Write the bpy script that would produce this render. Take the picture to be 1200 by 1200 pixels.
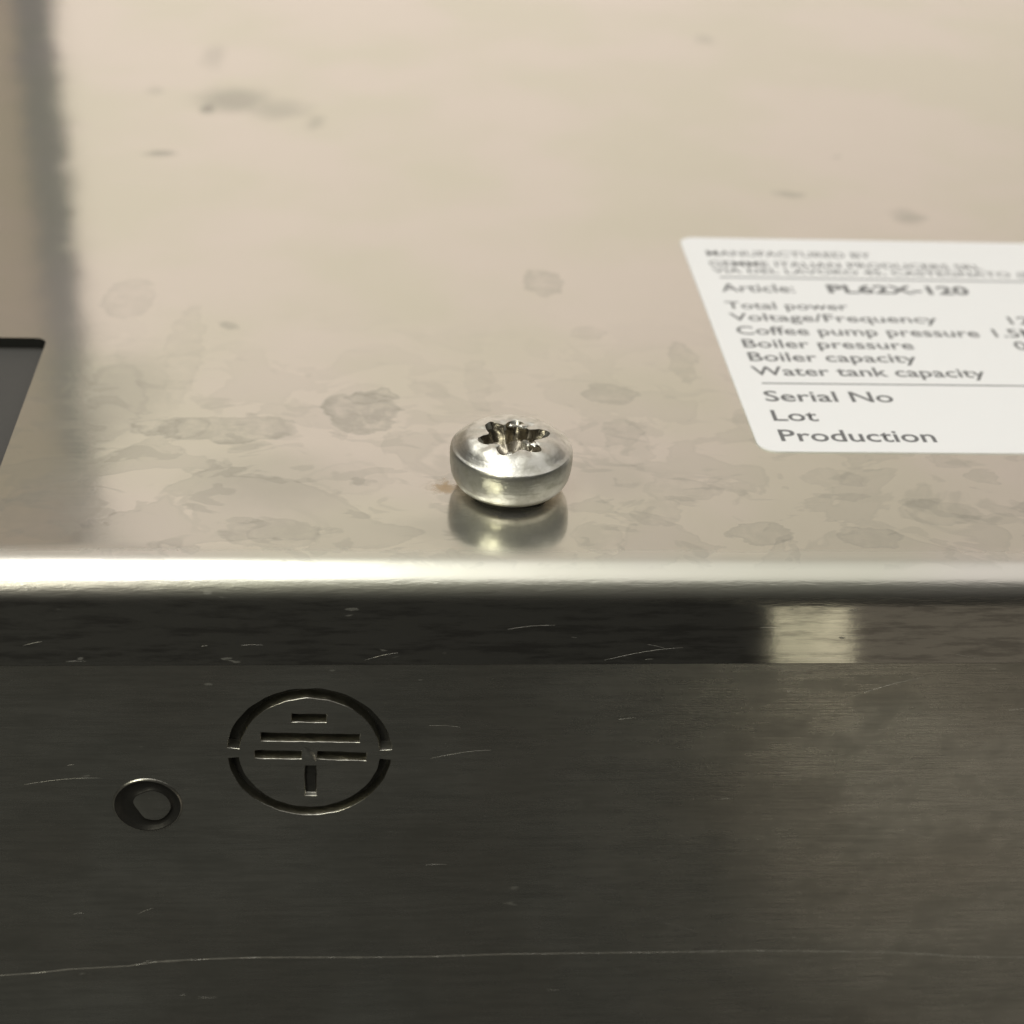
import bpy, bmesh, math, random
from mathutils import Vector, Matrix, noise
random.seed(7)
MM = 0.001
scn = bpy.context.scene
col = scn.collection
for o in list(bpy.data.objects):
    bpy.data.objects.remove(o)

# ------------------------------------------------------------------ camera
R = Matrix(((0.996619054565305, -0.004484785745543872, -0.08203869071465222),
            (-0.06723308852591878, 0.5294077159399391, -0.8456992267411166),
            (0.047224695707053156, 0.8483556783567099, 0.5273162913425897)))
R = R.transposed().transposed()
CAM = Vector((-9.01336692, -95.61901352, 57.64212084))          # mm
FPX = 2000.0
cd = bpy.data.cameras.new('camera')
cam = bpy.data.objects.new('camera', cd)
col.objects.link(cam)
cam.matrix_world = Matrix.Translation(CAM * MM) @ R.to_4x4()
cd.sensor_width = 36
cd.lens = FPX / 1200 * 36
cd.clip_start = 0.002
cd.clip_end = 20
cd.dof.use_dof = True
cd.dof.focus_distance = 0.108
cd.dof.aperture_fstop = 41
scn.camera = cam

# ------------------------------------------------------------------ world
w = bpy.data.worlds.new('World')
scn.world = w
w.use_nodes = True
bg = w.node_tree.nodes['Background']
bg.inputs['Color'].default_value = (1.0, 0.97, 0.90, 1)
bg.inputs['Strength'].default_value = 0.019

# ------------------------------------------------------------------ lamps
def area(name, loc, target, sx, sy, radiance, color):
    l = bpy.data.lights.new(name, 'AREA')
    l.shape = 'RECTANGLE'
    l.size, l.size_y = sx, sy
    l.energy = radiance * math.pi * sx * sy
    l.color = color
    o = bpy.data.objects.new(name, l)
    col.objects.link(o)
    o.location = loc
    d = Vector(target) - Vector(loc)
    zx = -d.normalized()                       # the lamp shines along its own -Z
    xx = Vector((1, 0, 0)) if abs(zx.z) > 0.95 else Vector((0, 0, 1)).cross(zx)
    xx = (xx - zx * xx.dot(zx)).normalized()
    yy = zx.cross(xx)
    o.rotation_euler = Matrix((xx, yy, zx)).transposed().to_euler()
    return o
# fluorescent ceiling fitting, above and to the left
area('ceiling_lamp', (-0.25, 0.0, 0.95), (-0.25, 0.0, 0), 0.36, 1.4, 3.7, (1.0, 1.0, 0.95))
# soft light of the rest of the bright ceiling
area('ceiling_glow', (0.45, 0.05, 1.5), (0.45, 0.05, 0), 3.2, 2.6, 0.58, (1.0, 0.965, 0.91))
# added fill light, no real fitting, washing up the wall from behind the appliance
area('wall_fill', (0.15, 0.45, -0.12), (0.15, 1.0, 0.55), 2.4, 0.2, 5.0, (1.0, 0.95, 0.90))
# small lamp behind the camera on the left
area('side_lamp', (-0.33, -0.52, 0.36), (0, 0, 0), 0.14, 0.14, 20.0, (1.0, 0.98, 0.80))
# added low lights, no real lamps, to reflect in the folded lip and front
area('low_reflection_light', (0.0537, -0.12, -0.084), (0.0537, 0, -0.084), 0.0115, 0.012, 1.7, (1.0, 0.92, 0.66))
area('low_fill', (0.155, -0.15, -0.14), (0.155, 0, -0.14), 0.18, 0.10, 0.24, (1.0, 0.86, 0.68))

scn.view_settings.view_transform = 'Standard'
scn.view_settings.look = 'None'
scn.view_settings.exposure = 0.13
scn.view_settings.gamma = 1
scn.render.engine = 'CYCLES'
scn.cycles.use_denoising = True
scn.cycles.max_bounces = 10
scn.cycles.glossy_bounces = 8

# ------------------------------------------------------------------ helpers (all shapes in mm)
def ray(px, py):
    return R @ Vector(((px - 600) / FPX, -(py - 600) / FPX, -1))
def P(px, py, z=0.0):                # point of the top plane
    q = ray(px, py)
    return CAM + q * ((z - CAM.z) / q.z)
def F(px, py, y):                    # point of the front plane
    q = ray(px, py)
    return CAM + q * ((y - CAM.y) / q.y)

def link(name, me, mats, parent=None, smooth=None):
    o = bpy.data.objects.new(name, me)
    col.objects.link(o)
    for m in (mats if isinstance(mats, (list, tuple)) else [mats]):
        me.materials.append(m)
    if smooth is not None:
        for p in me.polygons:
            p.use_smooth = True
        me.set_sharp_from_angle(angle=math.radians(smooth))
    if parent:
        o.parent = parent
    return o
def to_mesh(name, bm, scale=True):
    me = bpy.data.meshes.new(name)
    bmesh.ops.recalc_face_normals(bm, faces=bm.faces)
    bm.to_mesh(me)
    bm.free()
    if scale:
        me.transform(Matrix.Scale(MM, 4))
    return me
def prism(bm, pts, axis, a, b):
    """closed polygon pts (2D) extruded along axis from a to b"""
    def v3(p, t):
        return {'x': (t, p[0], p[1]), 'y': (p[0], t, p[1]), 'z': (p[0], p[1], t)}[axis]
    A = [bm.verts.new(v3(p, a)) for p in pts]
    B = [bm.verts.new(v3(p, b)) for p in pts]
    n = len(pts)
    bm.faces.new(A)
    bm.faces.new(B[::-1])
    for i in range(n):
        j = (i + 1) % n
        bm.faces.new((A[i], B[i], B[j], A[j]))
def rounded(x0, x1, y0, y1, r, n=8):
    out = []
    for cx, cy, a0 in ((x1 - r, y1 - r, 0), (x0 + r, y1 - r, 90), (x0 + r, y0 + r, 180), (x1 - r, y0 + r, 270)):
        for i in range(n + 1):
            a = math.radians(a0 + 90 * i / n)
            out.append((cx + r * math.cos(a), cy + r * math.sin(a)))
    return out
def lathe(bm, prof, n=96):
    rings = []
    for r, z in prof:
        if r < 1e-6:
            rings.append([bm.verts.new((0, 0, z))])
        else:
            rings.append([bm.verts.new((r * math.cos(2 * math.pi * i / n), r * math.sin(2 * math.pi * i / n), z)) for i in range(n)])
    for a, b in zip(rings, rings[1:]):
        for i in range(n):
            j = (i + 1) % n
            if len(a) == 1 and len(b) == 1:
                continue
            if len(a) == 1:
                bm.faces.new((a[0], b[i], b[j]))
            elif len(b) == 1:
                bm.faces.new((a[i], b[0], a[j]))
            else:
                bm.faces.new((a[i], b[i], b[j], a[j]))
def boolean(bm_a, bm_b, op='DIFFERENCE'):
    """mesh of a minus b, still in mm"""
    ma = to_mesh('tmp_a', bm_a, False)
    mb = to_mesh('tmp_b', bm_b, False)
    oa = bpy.data.objects.new('tmp_a', ma)
    ob = bpy.data.objects.new('tmp_b', mb)
    col.objects.link(oa)
    col.objects.link(ob)
    md = oa.modifiers.new('b', 'BOOLEAN')
    md.operation = op
    md.solver = 'EXACT'
    md.object = ob
    dg = bpy.context.evaluated_depsgraph_get()
    dg.update()
    me = bpy.data.meshes.new_from_object(oa.evaluated_get(dg))
    bpy.data.objects.remove(oa)
    bpy.data.objects.remove(ob)
    bpy.data.meshes.remove(ma)
    bpy.data.meshes.remove(mb)
    return me

# ------------------------------------------------------------------ node helpers
class NT:
    def __init__(s, name):
        s.m = bpy.data.materials.new(name)
        s.m.use_nodes = True
        s.t = s.m.node_tree
        s.b = s.t.nodes['Principled BSDF']
        tc = s.t.nodes.new('ShaderNodeTexCoord')
        s.co = s.vmath('SCALE', tc.outputs['Object'], scale=1000.0)        # coordinates in mm
    def put(s, sock, v):
        if isinstance(v, bpy.types.NodeSocket):
            s.t.links.new(v, sock)
        elif v is not None:
            sock.default_value = v
    def vmath(s, op, a, b=None, scale=None):
        n = s.t.nodes.new('ShaderNodeVectorMath')
        n.operation = op
        s.put(n.inputs[0], a)
        if b is not None:
            s.put(n.inputs[1], b)
        if scale is not None:
            s.put(n.inputs['Scale'], scale)
        return n.outputs['Value'] if op in ('LENGTH', 'DISTANCE', 'DOT_PRODUCT') else n.outputs['Vector']
    def math(s, op, a, b=None, c=None, clamp=False):
        n = s.t.nodes.new('ShaderNodeMath')
        n.operation = op
        n.use_clamp = clamp
        for i, v in enumerate((a, b, c)):
            if v is not None:
                s.put(n.inputs[i], v)
        return n.outputs[0]
    def noise(s, scale, detail=3, rough=0.5, stretch=(1, 1, 1), off=(0, 0, 0), color=False, dist=0.0):
        mp = s.t.nodes.new('ShaderNodeMapping')
        mp.inputs['Scale'].default_value = stretch
        mp.inputs['Location'].default_value = off
        s.put(mp.inputs['Vector'], s.co)
        n = s.t.nodes.new('ShaderNodeTexNoise')
        n.inputs['Scale'].default_value = scale
        n.inputs['Detail'].default_value = detail
        n.inputs['Roughness'].default_value = rough
        n.inputs['Distortion'].default_value = dist
        s.put(n.inputs['Vector'], mp.outputs['Vector'])
        return n.outputs['Color' if color else 'Fac']
    def ramp(s, v, a, b, lo=0.0, hi=1.0, smooth=True):
        n = s.t.nodes.new('ShaderNodeMapRange')
        if smooth:
            n.interpolation_type = 'SMOOTHSTEP'
        s.put(n.inputs['Value'], v)
        n.inputs['From Min'].default_value = a
        n.inputs['From Max'].default_value = b
        n.inputs['To Min'].default_value = lo
        n.inputs['To Max'].default_value = hi
        return n.outputs['Result']
    def mix(s, f, a, b):
        n = s.t.nodes.new('ShaderNodeMix')
        n.data_type = 'RGBA'
        s.put(n.inputs['Factor'], f)
        s.put(n.inputs['A'], a)
        s.put(n.inputs['B'], b)
        return n.outputs['Result']
    def bump(s, h, strength, dist, normal=None):
        n = s.t.nodes.new('ShaderNodeBump')
        n.inputs['Strength'].default_value = strength
        n.inputs['Distance'].default_value = dist
        s.put(n.inputs['Height'], h)
        if normal is not None:
            s.put(n.inputs['Normal'], normal)
        return n.outputs['Normal']
    def sep(s):
        n = s.t.nodes.new('ShaderNodeSeparateXYZ')
        s.put(n.inputs[0], s.co)
        return n.outputs
    def set(s, **k):
        for a, v in k.items():
            s.put(s.b.inputs[a.replace('_', ' ')], v)
        return s.m

def c4(r, g, b):
    return (r, g, b, 1)

yS = P(600, 657).y          # where the sheet starts to bend
RB = 1.7                    # bend radius
yF = yS - RB                # front face
zL = F(600, 779, yF).z      # lower edge of the folded lip

# ------------------------------------------------------------------ materials
# stains on the top sheet: (px, py, half width px, half height px, strength, kind)
STAINS = [
    (275, 117, 52, 17, 0.72, 0), (325, 128, 44, 14, 0.50, 0), (369, 143, 14, 10, 0.45, 0), (244, 127, 11, 7, 1.0, 0), (250, 66, 16, 16, 0.35, 0), (150, 460, 60, 60, 0.35, 0), (330, 560, 120, 40, 0.30, 0), (560, 620, 120, 22, 0.3, 0), (720, 560, 60, 30, 0.3, 0),
    (187, 180, 24, 3, 0.8, 0), (180, 106, 12, 5, 0.35, 0), (250, 70, 16, 14, 0.25, 0), (825, 46, 11, 6, 0.4, 0),
    (926, 228, 18, 5, 0.5, 0), (1064, 255, 22, 10, 0.55, 0), (981, 183, 5, 2, 0.7, 0), (267, 381, 14, 7, 0.5, 0),
    (635, 330, 24, 14, 0.55, 1), (800, 424, 16, 24, 0.4, 1), (424, 482, 44, 23, 0.7, 1), (437, 465, 30, 9, 0.7, 1),
    (270, 502, 80, 16, 0.6, 1), (200, 500, 50, 12, 0.5, 1), (716, 462, 30, 13, 0.5, 1), (60, 592, 60, 36, 0.35, 1),
    (130, 470, 40, 45, 0.3, 1), (215, 415, 22, 60, 0.2, 1), (320, 625, 60, 18, 0.4, 1), (410, 560, 50, 18, 0.25, 1),
    (890, 625, 40, 12, 0.55, 1), (770, 600, 30, 16, 0.3, 1), (735, 520, 26, 30, 0.3, 1), (800, 575, 45, 14, 0.4, 1),
    (1020, 630, 34, 12, 0.4, 1), (1100, 600, 50, 14, 0.35, 1), (700, 630, 30, 18, 0.35, 1), (975, 560, 40, 10, 0.3, 1),
    (690, 390, 20, 8, 0.25, 1), (560, 450, 16, 30, 0.2, 1), (150, 350, 30, 24, 0.25, 1), (1150, 560, 20, 8, 0.4, 1),
]
def steel_top():
    s = NT('brushed_steel_top')
    warp = s.noise(0.55, 3, 0.6, (0.8, 1, 1), color=True)
    wv = s.vmath('SCALE', s.vmath('SUBTRACT', warp, (0.5, 0.5, 0.5)), scale=2.6)
    wp = s.vmath('ADD', s.co, wv)
    fill = None
    rim = None
    for px, py, hw, hh, st, kind in STAINS:
        c = P(px, py)
        rx = (P(px + hw, py) - c).length
        ry = max(0.35, (P(px, py - hh) - P(px, py + hh)).length / 2)
        q = s.vmath('MULTIPLY', s.vmath('SUBTRACT', wp, (c.x, c.y, 0)), (1 / rx, 1 / ry, 0))
        d = s.vmath('LENGTH', q)
        if kind == 0:
            f = s.ramp(d, 1.25, 0.25, 0, st)
        else:
            f = s.math('MULTIPLY', s.ramp(d, 1.05, 0.86, 0, st * 0.7), s.ramp(s.noise(0.7, 3, 0.6, off=(kind * 3.1, 0, 0)), 0.3, 0.62, 0.35, 1.0))
            e = s.math('MULTIPLY', s.ramp(d, 1.06, 0.99, 0, st), s.ramp(d, 0.80, 0.97, 0, 1))
            rim = e if rim is None else s.math('MAXIMUM', rim, e)
        fill = f if fill is None else s.math('MAXIMUM', fill, f)
    xyz = s.sep()
    near = s.ramp(xyz['Y'], 32, -4, 0.0, 1.0)
    # dried water marks scattered over the near part of the sheet
    n1 = s.noise(0.16, 4, 0.55, (0.8, 1.0, 1), (3, 7, 0), dist=0.6)
    b1 = s.math('MULTIPLY', s.ramp(n1, 0.51, 0.56), near)
    r1 = s.math('MULTIPLY', s.math('MULTIPLY', s.ramp(n1, 0.505, 0.53), s.ramp(n1, 0.56, 0.535)), near)
    n2 = s.noise(0.42, 3, 0.5, (0.6, 1.0, 1), (31, 2, 0), dist=0.9)
    b2 = s.math('MULTIPLY', s.ramp(n2, 0.585, 0.63), near)
    cloud = s.noise(0.05, 3, 0.5, (1, 1, 1), (9, 1, 0))
    marks = s.math('ADD', s.math('ADD', s.math('MULTIPLY', fill, 0.95), s.math('MULTIPLY', rim, 0.35)),
                   s.math('ADD', s.math('MULTIPLY', b1, 0.19), s.math('ADD', s.math('MULTIPLY', b2, 0.22), s.math('MULTIPLY', r1, 0.16))), clamp=True)
    marks = s.math('MULTIPLY', marks, s.ramp(xyz['Z'], -0.35, -0.02))
    base = s.mix(s.ramp(cloud, 0.38, 0.62), c4(0.815, 0.775, 0.715), c4(0.765, 0.755, 0.655))
    base = s.mix(marks, base, c4(0.41, 0.405, 0.355))
    # rust smear by the screw
    rc = P(520, 571)
    rq = s.vmath('MULTIPLY', s.vmath('SUBTRACT', s.vmath('ADD', s.co, s.vmath('SCALE', s.vmath('SUBTRACT', s.noise(1.6, 4, 0.6, color=True), (0.5, 0.5, 0.5)), scale=2.2)), (rc.x, rc.y, 0)), (1 / 1.25, 1 / 0.8, 0))
    rf = s.ramp(s.vmath('LENGTH', rq), 1.2, 0.1, 0, 0.8)
    base = s.mix(rf, base, c4(0.36, 0.24, 0.11))
    grain = s.noise(1.0, 2, 0.5, (0.12, 9, 9))
    grain2 = s.noise(3.0, 2, 0.5, (1, 1, 1))
    rough = s.math('ADD', s.ramp(xyz['Y'], -6, 40, 0.10, 0.075, False), s.math('MULTIPLY', marks, 0.14))
    rough = s.math('ADD', rough, s.math('MULTIPLY', s.math('SUBTRACT', grain, 0.5), 0.05))
    # worn, slightly torn surface on the bend
    bendm = s.math('MULTIPLY', s.ramp(xyz['Z'], -0.35, -1.0), s.ramp(xyz['Z'], -RB - .8, -RB + .2))
    crack = s.noise(1.6, 4, 0.65, (0.42, 2.2, 2.2), dist=0.5)
    nb = s.bump(s.math('MULTIPLY', crack, bendm), 0.3, 0.00009)
    wav = s.noise(0.09, 2, 0.5)
    nb = s.bump(wav, 0.5, 0.00009, nb)
    nb = s.bump(grain, 0.2, 0.000005, nb)
    nb = s.bump(grain2, 0.08, 0.000008, nb)
    nb = s.bump(marks, 0.12, 0.00001, nb)
    rough = s.math('ADD', rough, s.math('MULTIPLY', s.math('MULTIPLY', s.ramp(xyz['Y'], yS + 2.2, yS + 0.5), s.ramp(xyz['Z'], -RB - .6, -RB + .4)), 0.22))
    # nicks on the lip

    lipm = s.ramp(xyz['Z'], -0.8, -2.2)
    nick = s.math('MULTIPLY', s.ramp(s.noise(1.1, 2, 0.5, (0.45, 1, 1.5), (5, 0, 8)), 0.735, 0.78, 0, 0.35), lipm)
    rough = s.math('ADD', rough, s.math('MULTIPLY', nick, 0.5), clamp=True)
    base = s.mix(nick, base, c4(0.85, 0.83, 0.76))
    base = s.mix(s.math('MULTIPLY', lipm, s.math('SUBTRACT', 1.0, nick)), base, s.mix(s.ramp(s.noise(0.6, 4, 0.7, (0.35, 1, 2.4), (7, 7, 7)), 0.45, 0.65), c4(0.33, 0.325, 0.30), c4(0.22, 0.215, 0.20)))  # lip's dim reflections painted in by darkening its base colour
    metal = s.math('SUBTRACT', 0.90, s.math('ADD', s.math('MULTIPLY', marks, 0.12), s.math('ADD', s.math('MULTIPLY', rf, 0.5), s.math('MULTIPLY', nick, 0.5))))
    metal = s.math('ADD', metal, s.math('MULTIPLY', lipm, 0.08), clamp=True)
    tg = s.vmath('NORMALIZE', (0, 1, -1))
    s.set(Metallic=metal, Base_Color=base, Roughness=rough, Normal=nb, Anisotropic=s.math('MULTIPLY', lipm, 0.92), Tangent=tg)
    return s.m
def steel_front():
    s = NT('brushed_steel_front')
    grain = s.noise(1.0, 3, 0.6, (0.10, 9, 9))
    gr2 = s.noise(1.0, 3, 0.65, (0.30, 3.2, 3.2), (4, 4, 4))
    blot = s.noise(0.085, 4, 0.6, (1, 1, 1.3), (2, 5, 9))
    smudge = s.noise(0.33, 4, 0.65, (0.8, 1, 1.1), (12, 5, 1), dist=0.4)
    tint = s.noise(0.06, 2, 0.5, (1, 1, 1), (22, 0, 4))
    speck = s.noise(5.5, 2, 0.6, (0.7, 1, 1))
    nick = s.ramp(s.noise(0.9, 2, 0.5, (0.5, 1, 1.6), (1, 0, 3)), 0.76, 0.80, 0, 0.35)
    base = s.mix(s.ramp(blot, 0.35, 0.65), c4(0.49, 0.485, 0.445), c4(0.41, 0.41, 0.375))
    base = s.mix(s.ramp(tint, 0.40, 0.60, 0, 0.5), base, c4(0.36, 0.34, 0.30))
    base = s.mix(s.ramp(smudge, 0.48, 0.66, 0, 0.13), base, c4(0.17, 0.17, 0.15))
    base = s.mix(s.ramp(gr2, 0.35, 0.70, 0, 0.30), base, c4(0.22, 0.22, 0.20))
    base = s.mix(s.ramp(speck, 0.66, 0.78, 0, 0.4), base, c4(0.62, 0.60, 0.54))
    base = s.mix(nick, base, c4(0.8, 0.78, 0.7))
    rough = s.math('ADD', 0.22, s.math('MULTIPLY', grain, 0.10))
    rough = s.math('ADD', rough, s.math('MULTIPLY', s.ramp(smudge, 0.42, 0.65), 0.05))
    nb = s.bump(grain, 0.5, 0.00002)
    nb = s.bump(gr2, 0.35, 0.00004, nb)
    nb = s.bump(speck, 0.2, 0.00002, nb)
    nb = s.bump(s.noise(0.07, 2, 0.5), 0.5, 0.0004, nb)
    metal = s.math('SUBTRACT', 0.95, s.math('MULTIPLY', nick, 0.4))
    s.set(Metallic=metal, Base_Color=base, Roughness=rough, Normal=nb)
    return s.m
def screw_metal():
    s = NT('zinc_plated_screw')
    n = s.noise(1.3, 4, 0.6)
    fine = s.noise(6, 3, 0.6)
    ring = s.noise(1.0, 2, 0.5, (0.6, 0.6, 9))
    base = s.mix(s.ramp(n, 0.35, 0.7), c4(0.78, 0.77, 0.71), c4(0.60, 0.59, 0.52))
    rough = s.math('ADD', 0.24, s.math('MULTIPLY', n, 0.26))
    nb = s.bump(n, 0.35, 0.00010)
    nb = s.bump(ring, 0.5, 0.00003, nb)
    nb = s.bump(fine, 0.25, 0.00003, nb)
    s.set(Metallic=1.0, Base_Color=base, Roughness=rough, Normal=nb)
    return s.m
def plain(name, colr, rough=0.6, metallic=0.0, var=0.15, scale=0.8, bump=0.1):
    s = NT(name)
    n = s.noise(scale, 4, 0.6)
    dark = c4(*[v * (1 - var) for v in colr])
    s.set(Base_Color=s.mix(n, c4(*colr), dark), Roughness=rough, Metallic=metallic, Normal=s.bump(n, bump, 0.00005))
    return s.m
M_TOP = steel_top()
M_FRONT = steel_front()
M_SCREW = screw_metal()
M_GROOVE = plain('groove_steel', (0.72, 0.70, 0.62), 0.30, 1.0, 0.55, 1.6, 0.6)
M_RECESS = plain('chewed_recess_steel', (0.40, 0.36, 0.29), 0.27, 1.0, 0.6, 2.5, 1.0)
M_SHADE = plain('painted_shade_dark', (0.03, 0.03, 0.027), 0.5, 0.5, 0.3, 2.0, 0.3)  # dark colour paints shade onto the cutout walls and screw collar
M_GROOVE_DARK = plain('groove_dark', (0.020, 0.019, 0.016), 0.7, 0.0, 0.4, 3.0, 0.4)  # near-black colour of the groove floors and the stem plate
M_SCRATCH = plain('scratch_bare_steel', (0.75, 0.72, 0.64), 0.45, 0.7, 0.4, 1.2, 0.3)
M_PLASTIC = plain('dark_grey_plastic', (0.060, 0.057, 0.052), 0.65, 0.0, 0.15, 4.0, 0.3)
M_PAPER = plain('white_label_film', (0.90, 0.90, 0.905), 0.45, 0.0, 0.03, 0.08, 0.05)
M_INK = plain('grey_print', (0.16, 0.16, 0.165), 0.6, 0.0, 0.1, 2, 0)
M_WALL = plain('beige_wall_paint', (0.86, 0.78, 0.715), 0.8, 0.0, 0.05, 0.01, 0.1)
M_WALL2 = plain('brown_cupboard_wood', (0.33, 0.275, 0.22), 0.7, 0.0, 0.15, 0.02, 0.1)
M_TRIM = plain('dark_frame_paint', (0.13, 0.125, 0.12), 0.6, 0.0, 0.1, 0.02, 0.1)
M_COUNTER = plain('dark_counter', (0.046, 0.045, 0.042), 0.6, 0.0, 0.2, 0.05, 0.1)

# ------------------------------------------------------------------ setting
def box(bm, x0, x1, y0, y1, z0, z1):
    prism(bm, [(x0, y0), (x1, y0), (x1, y1), (x0, y1)], 'z', z0, z1)
def setting(name, dims, mat):
    bm = bmesh.new()
    box(bm, *dims)
    o = link(name, to_mesh(name, bm), mat)
    o['kind'] = 'structure'
    return o
setting('counter', (-1500, 1500, -1500, 1000, -230, -200), M_COUNTER)
setting('wall', (-211, 1500, 1000, 1030, -230, 1400), M_WALL)
setting('wall_frame', (-233, -211, 992, 1030, -230, 1400), M_TRIM)
setting('wall_panel', (-1500, -233, 1000, 1030, -230, 1400), M_WALL2)

# ------------------------------------------------------------------ housing
hous = bpy.data.objects.new('appliance_housing', None)
hous.empty_display_size = 0.02
col.objects.link(hous)
hous['label'] = 'stained stainless steel appliance casing with a rounded front edge and a stamped earth symbol'
hous['category'] = 'appliance'

T = 0.8
N = 40
def ease(t):
    return math.pi / 2 * (0.1 * t + 0.9 * (3 * t * t - 2 * t ** 3))
raw = [(0.0, 0.0)]
SUB = 20
for i in range(N * SUB):
    a = ease((i + 0.5) / (N * SUB))
    raw.append((raw[-1][0] - math.cos(a), raw[-1][1] - math.sin(a)))
raw = raw[::SUB]
y0b = yS + 0.85
k = (y0b - yF) / -raw[-1][0]
bend = [(y0b + p[0] * k, p[1] * k) for p in raw]
zE = bend[-1][1]
prof = [(300, 0)] + bend[:-1] + [(yF, zE), (yF, zL + 0.05), (yF + 0.05, zL), (yF + T, zL), (yF + T, zE)]
for i in range(N - 1, 0, -1):
    a = ease(i / N)
    prof.append((bend[i][0] + T * math.sin(a), bend[i][1] - T * math.cos(a)))
prof += [(y0b, -T), (300, -T)]
bm = bmesh.new()
prism(bm, prof, 'x', -200, 220)
cx1 = P(55, 398).x
cy1 = P(40, 396).y
cut = bmesh.new()
prism(cut, rounded(cx1 - 44, cx1, -3.5, cy1, 0.9), 'z', -2, 2)
me = boolean(bm, cut)
me.transform(Matrix.Scale(MM, 4))
for p in me.polygons:
    c = p.center / MM
    if cx1 - 45 < c.x < cx1 + 0.1 and -3.6 < c.y < cy1 + 0.1 and -T < c.z < 0 and abs(p.normal.z) < 0.1:
        p.material_index = 1
link('folded_top_sheet', me, [M_TOP, M_SHADE], hous, 32)
bm = bmesh.new()
box(bm, cx1 - 46, cx1 + 1.5, -5, cy1 + 1.5, -3.0, -0.85)
o = link('cutout_cover', to_mesh('cutout_cover', bm), M_PLASTIC, hous)
o['label'] = 'dark grey plate seen through the cutout'

# strokes stamped in the front panel
yP = yF + 0.05                               # face of the lower panel
SC = (F(363, 883, yP).x, F(363, 883, yP).z)  # centre of the earth symbol
def rot(p, a=-0.02):
    c, s_ = math.cos(a), math.sin(a)
    return (SC[0] + p[0] * c - p[1] * s_, SC[1] + p[0] * s_ + p[1] * c)
def outline(line, hw, ext, wob=0.0, seed=0):
    L, Rr = [], []
    n = len(line)
    for i, (x, z) in enumerate(line):
        x0, z0 = line[max(0, i - 1)]
        x1, z1 = line[min(n - 1, i + 1)]
        d = math.hypot(x1 - x0, z1 - z0)
        tx, tz = (x1 - x0) / d, (z1 - z0) / d
        if i == 0:
            x, z = x - tx * ext, z - tz * ext
        if i == n - 1:
            x, z = x + tx * ext, z + tz * ext
        k = 1 + wob * (noise.noise(Vector((x * 1.3, z * 1.3, seed))) + 0.3 * noise.noise(Vector((x * 4.1, z * 4.1, seed + 3))))
        L.append((x - tz * hw * k, z + tx * hw * k))
        Rr.append((x + tz * hw * k, z - tx * hw * k))
    return L + Rr[::-1]
def arc(r, a0, a1, n):
    return [rot((r * math.cos(math.radians(a0 + (a1 - a0) * i / n)), r * math.sin(math.radians(a0 + (a1 - a0) * i / n)))) for i in range(n + 1)]
def bar(px0, px1, py0, py1, n=14):
    a, b = F(px0, py0, yP), F(px1, py1, yP)
    return [(a.x + (b.x - a.x) * i / n, a.z + (b.z - a.z) * i / n) for i in range(n + 1)]
RS = 4.86
STROKES = [
    ('symbol_arc', arc(RS, 176.0, 3.5, 48), 0.41, 0.85),
    ('symbol_arc', arc(RS, -175.5, -5, 48), 0.37, 0.75),
    ('symbol_bar', bar(341, 383, 841.5, 842), 0.37, 0.8),
    ('symbol_bar', bar(305, 422, 863.5, 865.5), 0.37, 0.8),
    ('symbol_bar', bar(298, 354, 884, 885), 0.36, 0.75),
    ('symbol_bar', bar(371, 430, 885, 887), 0.36, 0.75),
    ('symbol_stem', bar(364, 364, 897, 933, 10), 0.40, 0.30),
]
DX, DZ, DR = F(173, 943.5, yP).x, F(173, 943.5, yP).z, 2.18
bm = bmesh.new()
box(bm, -200, 220, yP, yP + T, -200, zL - 0.008)
cut = bmesh.new()
for nm, ln, hw, dp in STROKES:
    prism(cut, outline(ln, hw, 0.0, 0.17), 'y', yP - 1, yP + 2)
prism(cut, [(DX + DR * math.cos(2 * math.pi * i / 48), DZ + DR * math.sin(2 * math.pi * i / 48)) for i in range(48)], 'y', yP - 1, yP + 2)
me = boolean(bm, cut)
me.transform(Matrix.Scale(MM, 4))
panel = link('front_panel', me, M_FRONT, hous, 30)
def groove(name, ln, hw, dp):
    bm = bmesh.new()
    rings = []
    for ins, y in ((-0.02, 0.0), (0.01, 0.015), (0.025, 0.05), (0.06, dp * 0.75), (0.10, dp)):
        pts = outline(ln, hw - ins, -min(ins, 0.3), 0.17)
        rings.append([bm.verts.new((x, yP + y, z)) for x, z in pts])
    for a, b in zip(rings, rings[1:]):
        for i in range(len(a)):
            j = (i + 1) % len(a)
            bm.faces.new((a[i], a[j], b[j], b[i]))
    n = len(rings[-1])
    for i in range(n // 2 - 1):
        f = bm.faces.new((rings[-1][i], rings[-1][i + 1], rings[-1][n - 2 - i], rings[-1][n - 1 - i]))
        f.material_index = 1
    return link(name, to_mesh(name, bm), [M_GROOVE, M_GROOVE_DARK], panel, 50)
for st in STROKES:
    groove(*st)
# flat dark plate colouring in a pit's shade, and burr in the stem
p = F(364, 915, yP)
bm = bmesh.new()
prism(bm, [(p.x - .30, p.z - .42), (p.x + .30, p.z - .42), (p.x + .30, p.z + .42), (p.x - .30, p.z + .42)], 'y', yP + 0.27, yP + 0.31)
link('stem_pit_shade', to_mesh('stem_pit_shade', bm), M_GROOVE_DARK, panel)
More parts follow.
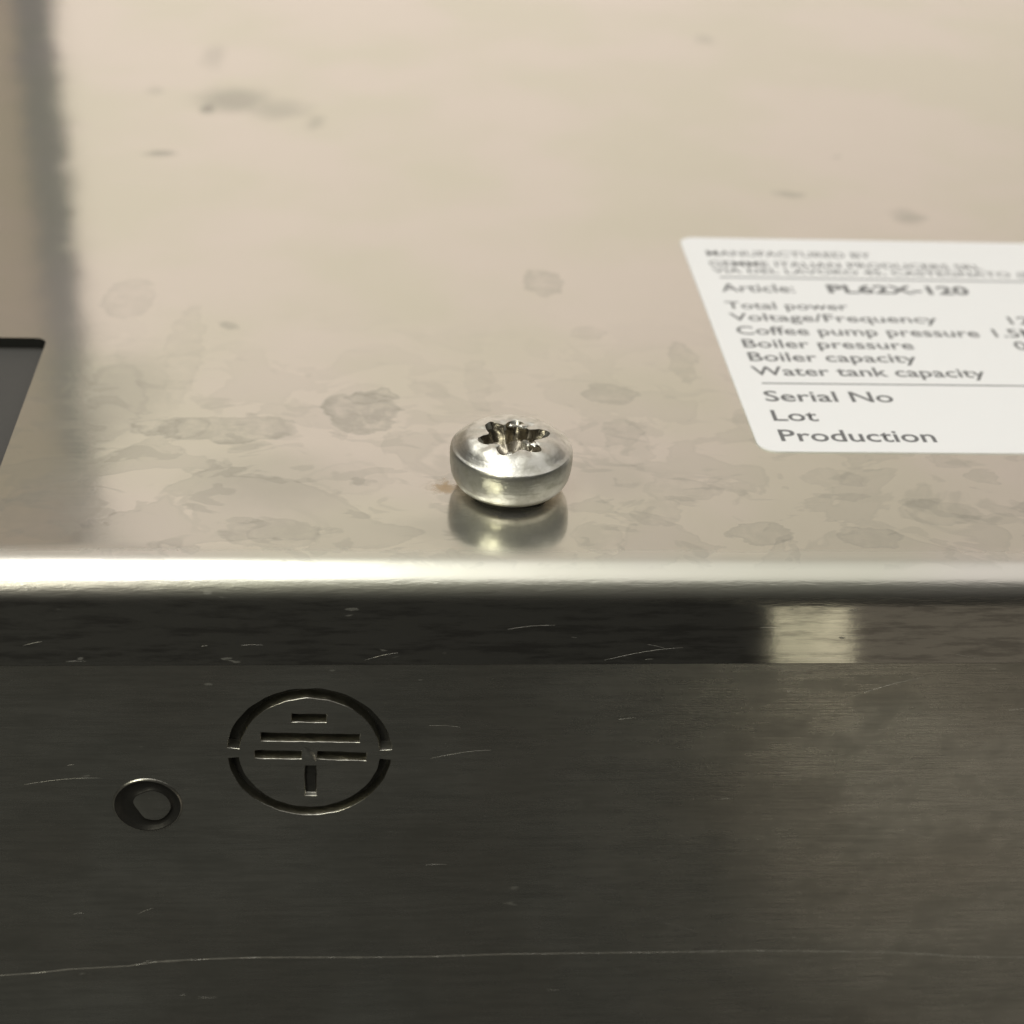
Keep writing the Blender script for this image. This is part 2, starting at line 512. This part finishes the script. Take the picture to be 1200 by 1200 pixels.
# burr between the halves of the lower bar
bm = bmesh.new()
b0, b1 = F(357, 876, yP), F(369, 893, yP)
pts = [(0, -.10), (0.25, -.04), (0.5, 0.02), (0.75, -.05), (1, -.12)]
rows = []
for t in [i / 10 for i in range(11)]:
    cx, cz = b0.x + (b1.x - b0.x) * t, b0.z + (b1.z - b0.z) * t
    wd = 0.30 * math.sin(math.pi * (0.12 + 0.76 * t))
    rows.append([bm.verts.new((cx + (u - 0.5) * 2 * wd, yP + 0.01 - 0.09 * math.sin(math.pi * u) * math.sin(math.pi * (0.1 + .8 * t)), cz + (u - .5) * wd)) for u in (0, .2, .4, .6, .8, 1)])
for a, b in zip(rows, rows[1:]):
    for i in range(5):
        bm.faces.new((a[i], a[i + 1], b[i + 1], b[i]))
link('stem_burr', to_mesh('stem_burr', bm), M_FRONT, panel, 80)

# round spot mark: groove ring with an off-centre flat disc
bm = bmesh.new()
n = 64
rings = []
for k, (r, y, off) in enumerate(((2.26, 0.0, 0), (2.20, -0.07, 0), (2.12, -0.105, 0), (2.05, -0.08, 0), (1.85, 0.10, 0.02), (1.60, 0.16, 0.1), (1.40, 0.13, 0.20), (1.30, 0.03, 0.24), (1.22, 0.0, 0.25), (0.6, -0.01, 0.25))):
    ring = []
    for i in range(n):
        a = 2 * math.pi * i / n
        rr = r
        if 0.9 < r < 1.45:
            rr = r * (1 + 0.10 * noise.noise(Vector((math.cos(a) * 1.2, math.sin(a) * 1.2, 3))))
            if 2.9 < a < 4.3:
                rr *= 1 - 0.20 * math.sin((a - 2.9) / 1.4 * math.pi)
        ring.append(bm.verts.new((DX + off + rr * math.cos(a), yP + y, DZ - off * 0.1 + rr * math.sin(a))))
    rings.append(ring)
for k, (a, b) in enumerate(zip(rings, rings[1:])):
    for i in range(n):
        j = (i + 1) % n
        f = bm.faces.new((a[i], a[j], b[j], b[i]))
        f.material_index = 2 if k >= 8 else (1 if k >= 2 else 0)
f = bm.faces.new(rings[-1])
f.material_index = 2
link('spot_mark', to_mesh('spot_mark', bm), [M_GROOVE, plain('mark_dark_steel', (0.075, 0.072, 0.065), 0.4, 0.7, 0.5, 1.5, 0.5), M_FRONT], panel, 50)

# scratches on the lower panel
def scratch(pts, wmm, seed):
    bm = bmesh.new()
    n = 320
    prev = None
    for i in range(n + 1):
        t = i / n * (len(pts) - 1)
        k = min(int(t), len(pts) - 2)
        u = t - k
        px = pts[k][0] + (pts[k + 1][0] - pts[k][0]) * u
        py = pts[k][1] + (pts[k + 1][1] - pts[k][1]) * u
        q = F(px, py, yP)
        z = q.z + 0.03 * noise.noise(Vector((q.x * 0.8, seed, 0)))
        ww = wmm * max(0.10, 0.75 + 1.5 * noise.noise(Vector((q.x * 0.55, seed, 5))) + 0.8 * noise.noise(Vector((q.x * 2.2, seed, 9))))
        cur = [bm.verts.new((q.x, yP - 0.001, z + ww)), bm.verts.new((q.x, yP - 0.014, z)), bm.verts.new((q.x, yP - 0.001, z - ww))]
        if prev:
            bm.faces.new((prev[0], prev[1], cur[1], cur[0]))
            bm.faces.new((prev[1], prev[2], cur[2], cur[1]))
        prev = cur
    link('scratch', to_mesh('scratch', bm), M_SCRATCH, panel)
scratch([(-10, 1144), (45, 1140), (80, 1136), (150, 1132), (185, 1127), (240, 1124), (300, 1122), (420, 1122), (500, 1121), (600, 1118)], 0.045, 1)
scratch([(600, 1118), (760, 1116), (900, 1114), (1050, 1116), (1130, 1121), (1210, 1122)], 0.022, 2)
scratch([(265, 1050), (266, 1075)], 0.05, 3)

# short hairline scratches and scuffs over the panel and the lip
rs = random.Random(5)
for nm, par, face, cnt, za, zb in (('hairline_scratches', panel, yP, 26, zL - 0.5, -37), ('lip_scratches', hous, yF, 14, -2.4, zL + 0.2)):
    bm = bmesh.new()
    for _ in range(cnt):
        x0, z0 = rs.uniform(-36, 40), rs.uniform(za, zb)
        ln = rs.choice((0.3, 0.5, 0.9, 1.6, 4.5)) * rs.uniform(0.6, 1.4)
        an = rs.gauss(0, 0.16)
        wd = rs.uniform(0.003, 0.009)
        if face == yP and (math.hypot(x0 + ln / 2 - SC[0], z0 - SC[1]) < 7 or math.hypot(x0 + ln / 2 - DX, z0 - DZ) < 4):
            continue
        n = 6
        prev = None
        for i in range(n + 1):
            u = i / n
            x = x0 + ln * u * math.cos(an)
            z = z0 + ln * u * math.sin(an) + 0.05 * ln * math.sin(u * 2.5)
            ww = wd * math.sin(math.pi * (0.06 + 0.88 * u))
            cur = [bm.verts.new((x, face - 0.0015, z + ww)), bm.verts.new((x, face - 0.006, z)), bm.verts.new((x, face - 0.0015, z - ww))]
            if prev:
                bm.faces.new((prev[0], prev[1], cur[1], cur[0]))
                bm.faces.new((prev[1], prev[2], cur[2], cur[1]))
            prev = cur
    o = link(nm, to_mesh(nm, bm), M_SCRATCH, par)
    o['kind'] = 'stuff'

# ------------------------------------------------------------------ label sticker
st = bpy.data.objects.new('rating_label', None)
col.objects.link(st)
TL, BL = P(795, 279), P(890, 530)
st.location = (TL.x * MM, BL.y * MM, 0)
st['label'] = 'white adhesive rating label with rounded corners and blurred grey print, stuck on the steel'
st['category'] = 'label'
bm = bmesh.new()
prism(bm, rounded(0, 66, 0, TL.y - BL.y, 1.3), 'z', 0.0, 0.09)
o = link('label_film', to_mesh('label_film', bm), M_PAPER, st)
ZT = 0.09
LAB_ROT = math.atan2(P(1199, 329.6).y - P(844, 324.1).y, P(1199, 329.6).x - P(844, 324.1).x)
def text(body, px0, py0, px1, cap_px, bold=0.012, name='printed_text'):
    a = P(px0, py0, ZT)
    b = P(px1, py0, ZT)
    cap = P(px0, py0 - cap_px, ZT).y - a.y
    cu = bpy.data.curves.new('t', 'FONT')
    cu.body = body
    cu.size = 1
    cu.offset = bold
    cu.resolution_u = 3
    to = bpy.data.objects.new('t', cu)
    col.objects.link(to)
    dg = bpy.context.evaluated_depsgraph_get()
    dg.update()
    me = bpy.data.meshes.new_from_object(to.evaluated_get(dg))
    bpy.data.objects.remove(to)
    xs = [v.co.x for v in me.vertices]
    x0, x1 = min(xs), max(xs)
    sx = (b.x - a.x) / (x1 - x0)
    sy = cap / 0.729
    c, s_ = math.cos(LAB_ROT), math.sin(LAB_ROT)
    for v in me.vertices:
        X, Y = (v.co.x - x0) * sx, v.co.y * sy
        v.co = ((a.x + X * c - Y * s_ - TL.x) * MM, (a.y + X * s_ + Y * c - BL.y) * MM, (ZT + 0.006) * MM)
    me.materials.clear()
    return link(name, me, M_INK, st)
def rule(px0, py0, wpx):
    a = P(px0, py0, ZT)
    h = abs(P(px0, py0 - wpx, ZT).y - a.y)
    bm = bmesh.new()
    x0, x1, y0 = a.x - TL.x, 63.0, a.y - BL.y
    t = math.tan(LAB_ROT)
    vs = [(x0, y0), (x1, y0 + t * (x1 - x0)), (x1, y0 + t * (x1 - x0) + h), (x0, y0 + h)]
    bm.faces.new([bm.verts.new((x, y, ZT + 0.006)) for x, y in vs])
    link('printed_rule', to_mesh('printed_rule', bm), M_INK, st)
text('MANUFACTURED BY', 829, 299.5, 1020, 6.3, 0.01)
text('GEMME ITALIAN PRODUCERS SRL', 832, 311.5, 1149, 6.3, 0.01)
text('VIA DEL LAVORO 45, CASTEGNATO (BS)', 836, 319.5, 1222, 6.0, 0.01)
rule(844, 325.4, 1.3)
text('Article:', 846.5, 341.5, 932, 9.5)
text('PL62X-120', 972, 343, 1136, 9.5, 0.03)
text('Total power', 852, 361.5, 994, 8.5)
text('Voltage/Frequency', 857, 375.5, 1098, 9)
text('120V/60Hz', 1185, 380, 1320, 9)
text('Coffee pump pressure', 864.7, 391.6, 1147, 9.8)
text('1.5MPa', 1167, 395, 1250, 9.8)
text('Boiler pressure', 872, 407, 1071, 10)
text('0.15MPa', 1192, 410, 1300, 10)
text('Boiler capacity', 879, 422.8, 1075, 10.5)
text('Water tank capacity', 883, 439.6, 1155, 10.8)
rule(893, 449.8, 1.3)
text('Serial No', 898, 470, 1048, 12.5)
text('Lot', 907, 493, 960, 13)
text('Production', 916, 516.8, 1098, 14)

# ------------------------------------------------------------------ screw
sc = bpy.data.objects.new('screw', None)
col.objects.link(sc)
sc['label'] = 'worn shiny pan head screw with a chewed star recess, standing proud of the steel'
sc['category'] = 'screw'
head = [(0.0, 0.42), (2.6, 0.42), (3.2, 0.44), (3.45, 0.52), (3.68, 0.80), (3.88, 1.25), (3.97, 1.8), (4.0, 2.3), (3.985, 2.70),
        (3.945, 2.93), (3.90, 3.03), (3.86, 3.07), (3.78, 3.10), (3.62, 3.22), (3.45, 3.38), (3.25, 3.57), (3.05, 3.72), (2.85, 3.80), (2.6, 3.86), (2.3, 3.90), (2.15, 3.91), (2.0, 3.92), (1.85, 3.92), (1.7, 3.92), (0, 3.92)]
bm = bmesh.new()
lathe(bm, head, 128)
for v in bm.verts:
    r = math.hypot(v.co.x, v.co.y)
    if r > 0.1 and r < 3.6 and v.co.z > 3.0:
        v.co.z += 0.08 * noise.noise(Vector((v.co.x * 1.1, v.co.y * 1.1, 4))) * min(1, (3.7 - r))
        v.co.z += 0.08 * max(0, 1 - abs(r - 1.9) / 0.7) * noise.noise(v.co * 2.6)
    elif r >= 3.6:
        k = 1 + 0.006 * noise.noise(v.co * 0.9)
        v.co.x *= k
        v.co.y *= k
cut = bmesh.new()
rings = []
for z, k in ((4.6, 1.10), (3.95, 1.07), (3.55, 0.98), (2.7, 0.86), (2.40, 0.50)):
    ring = []
    for i in range(96):
        a = 2 * math.pi * i / 96
        lob = 0.5 + 0.5 * math.cos(6 * (a - math.radians(14)))
        r = 1.50 + 0.66 * lob ** 0.75
        r *= 1 + 0.13 * noise.noise(Vector((math.cos(a) * 1.5, math.sin(a) * 1.5, z * 0.5))) * (2.0 if z > 3 else .8)
        ring.append(cut.verts.new((r * k * math.cos(a), r * k * math.sin(a) - 0.42, z)))
    rings.append(ring)
cut.faces.new(rings[0])
for a, b in zip(rings, rings[1:]):
    for i in range(96):
        j = (i + 1) % 96
        cut.faces.new((a[i], a[j], b[j], b[i]))
cv = cut.verts.new((0, -0.42, 2.1))
for i in range(96):
    cut.faces.new((rings[-1][i], rings[-1][(i + 1) % 96], cv))
me = boolean(bm, cut)
me.transform(Matrix.Scale(MM, 4))
for p in me.polygons:
    c = p.center / MM
    if math.hypot(c.x, c.y + 0.42) < 2.5 and (c.z < 3.5 or abs(p.normal.z) < 0.45):
        p.material_index = 1
link('screw_head', me, [M_SCREW, M_RECESS], sc, 38)
bm = bmesh.new()
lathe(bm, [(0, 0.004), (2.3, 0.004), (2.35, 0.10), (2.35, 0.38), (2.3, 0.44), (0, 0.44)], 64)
link('screw_collar', to_mesh('screw_collar', bm), M_SHADE, sc, 40)  # dark colour stands in for the contact shadow under the head

# torn slivers of metal added around the recess to catch glints
rs = random.Random(11)
for cx, cy, cz, sx, sy, sz in ((0.75, 1.55, 3.86, .34, .22, .14), (0.05, 1.70, 3.84, .20, .14, .10), (-0.15, -0.25, 2.55, .30, .40, .35),
                               (1.35, -0.75, 3.82, .30, .22, .12), (-1.25, -0.95, 3.84, .32, .18, .10), (0.95, 0.30, 3.1, .34, .40, .45)):
    bm = bmesh.new()
    bmesh.ops.create_icosphere(bm, subdivisions=3, radius=1)
    for v in bm.verts:
        k = 1 + 0.55 * noise.noise(v.co * 1.7 + Vector((cx * 5, cy * 5, 0)))
        v.co = Vector((cx + v.co.x * sx * k, cy - 0.40 + v.co.y * sy * k, cz + v.co.z * sz * k))
    link('metal_burr', to_mesh('metal_burr', bm), M_SCREW, sc, 50)
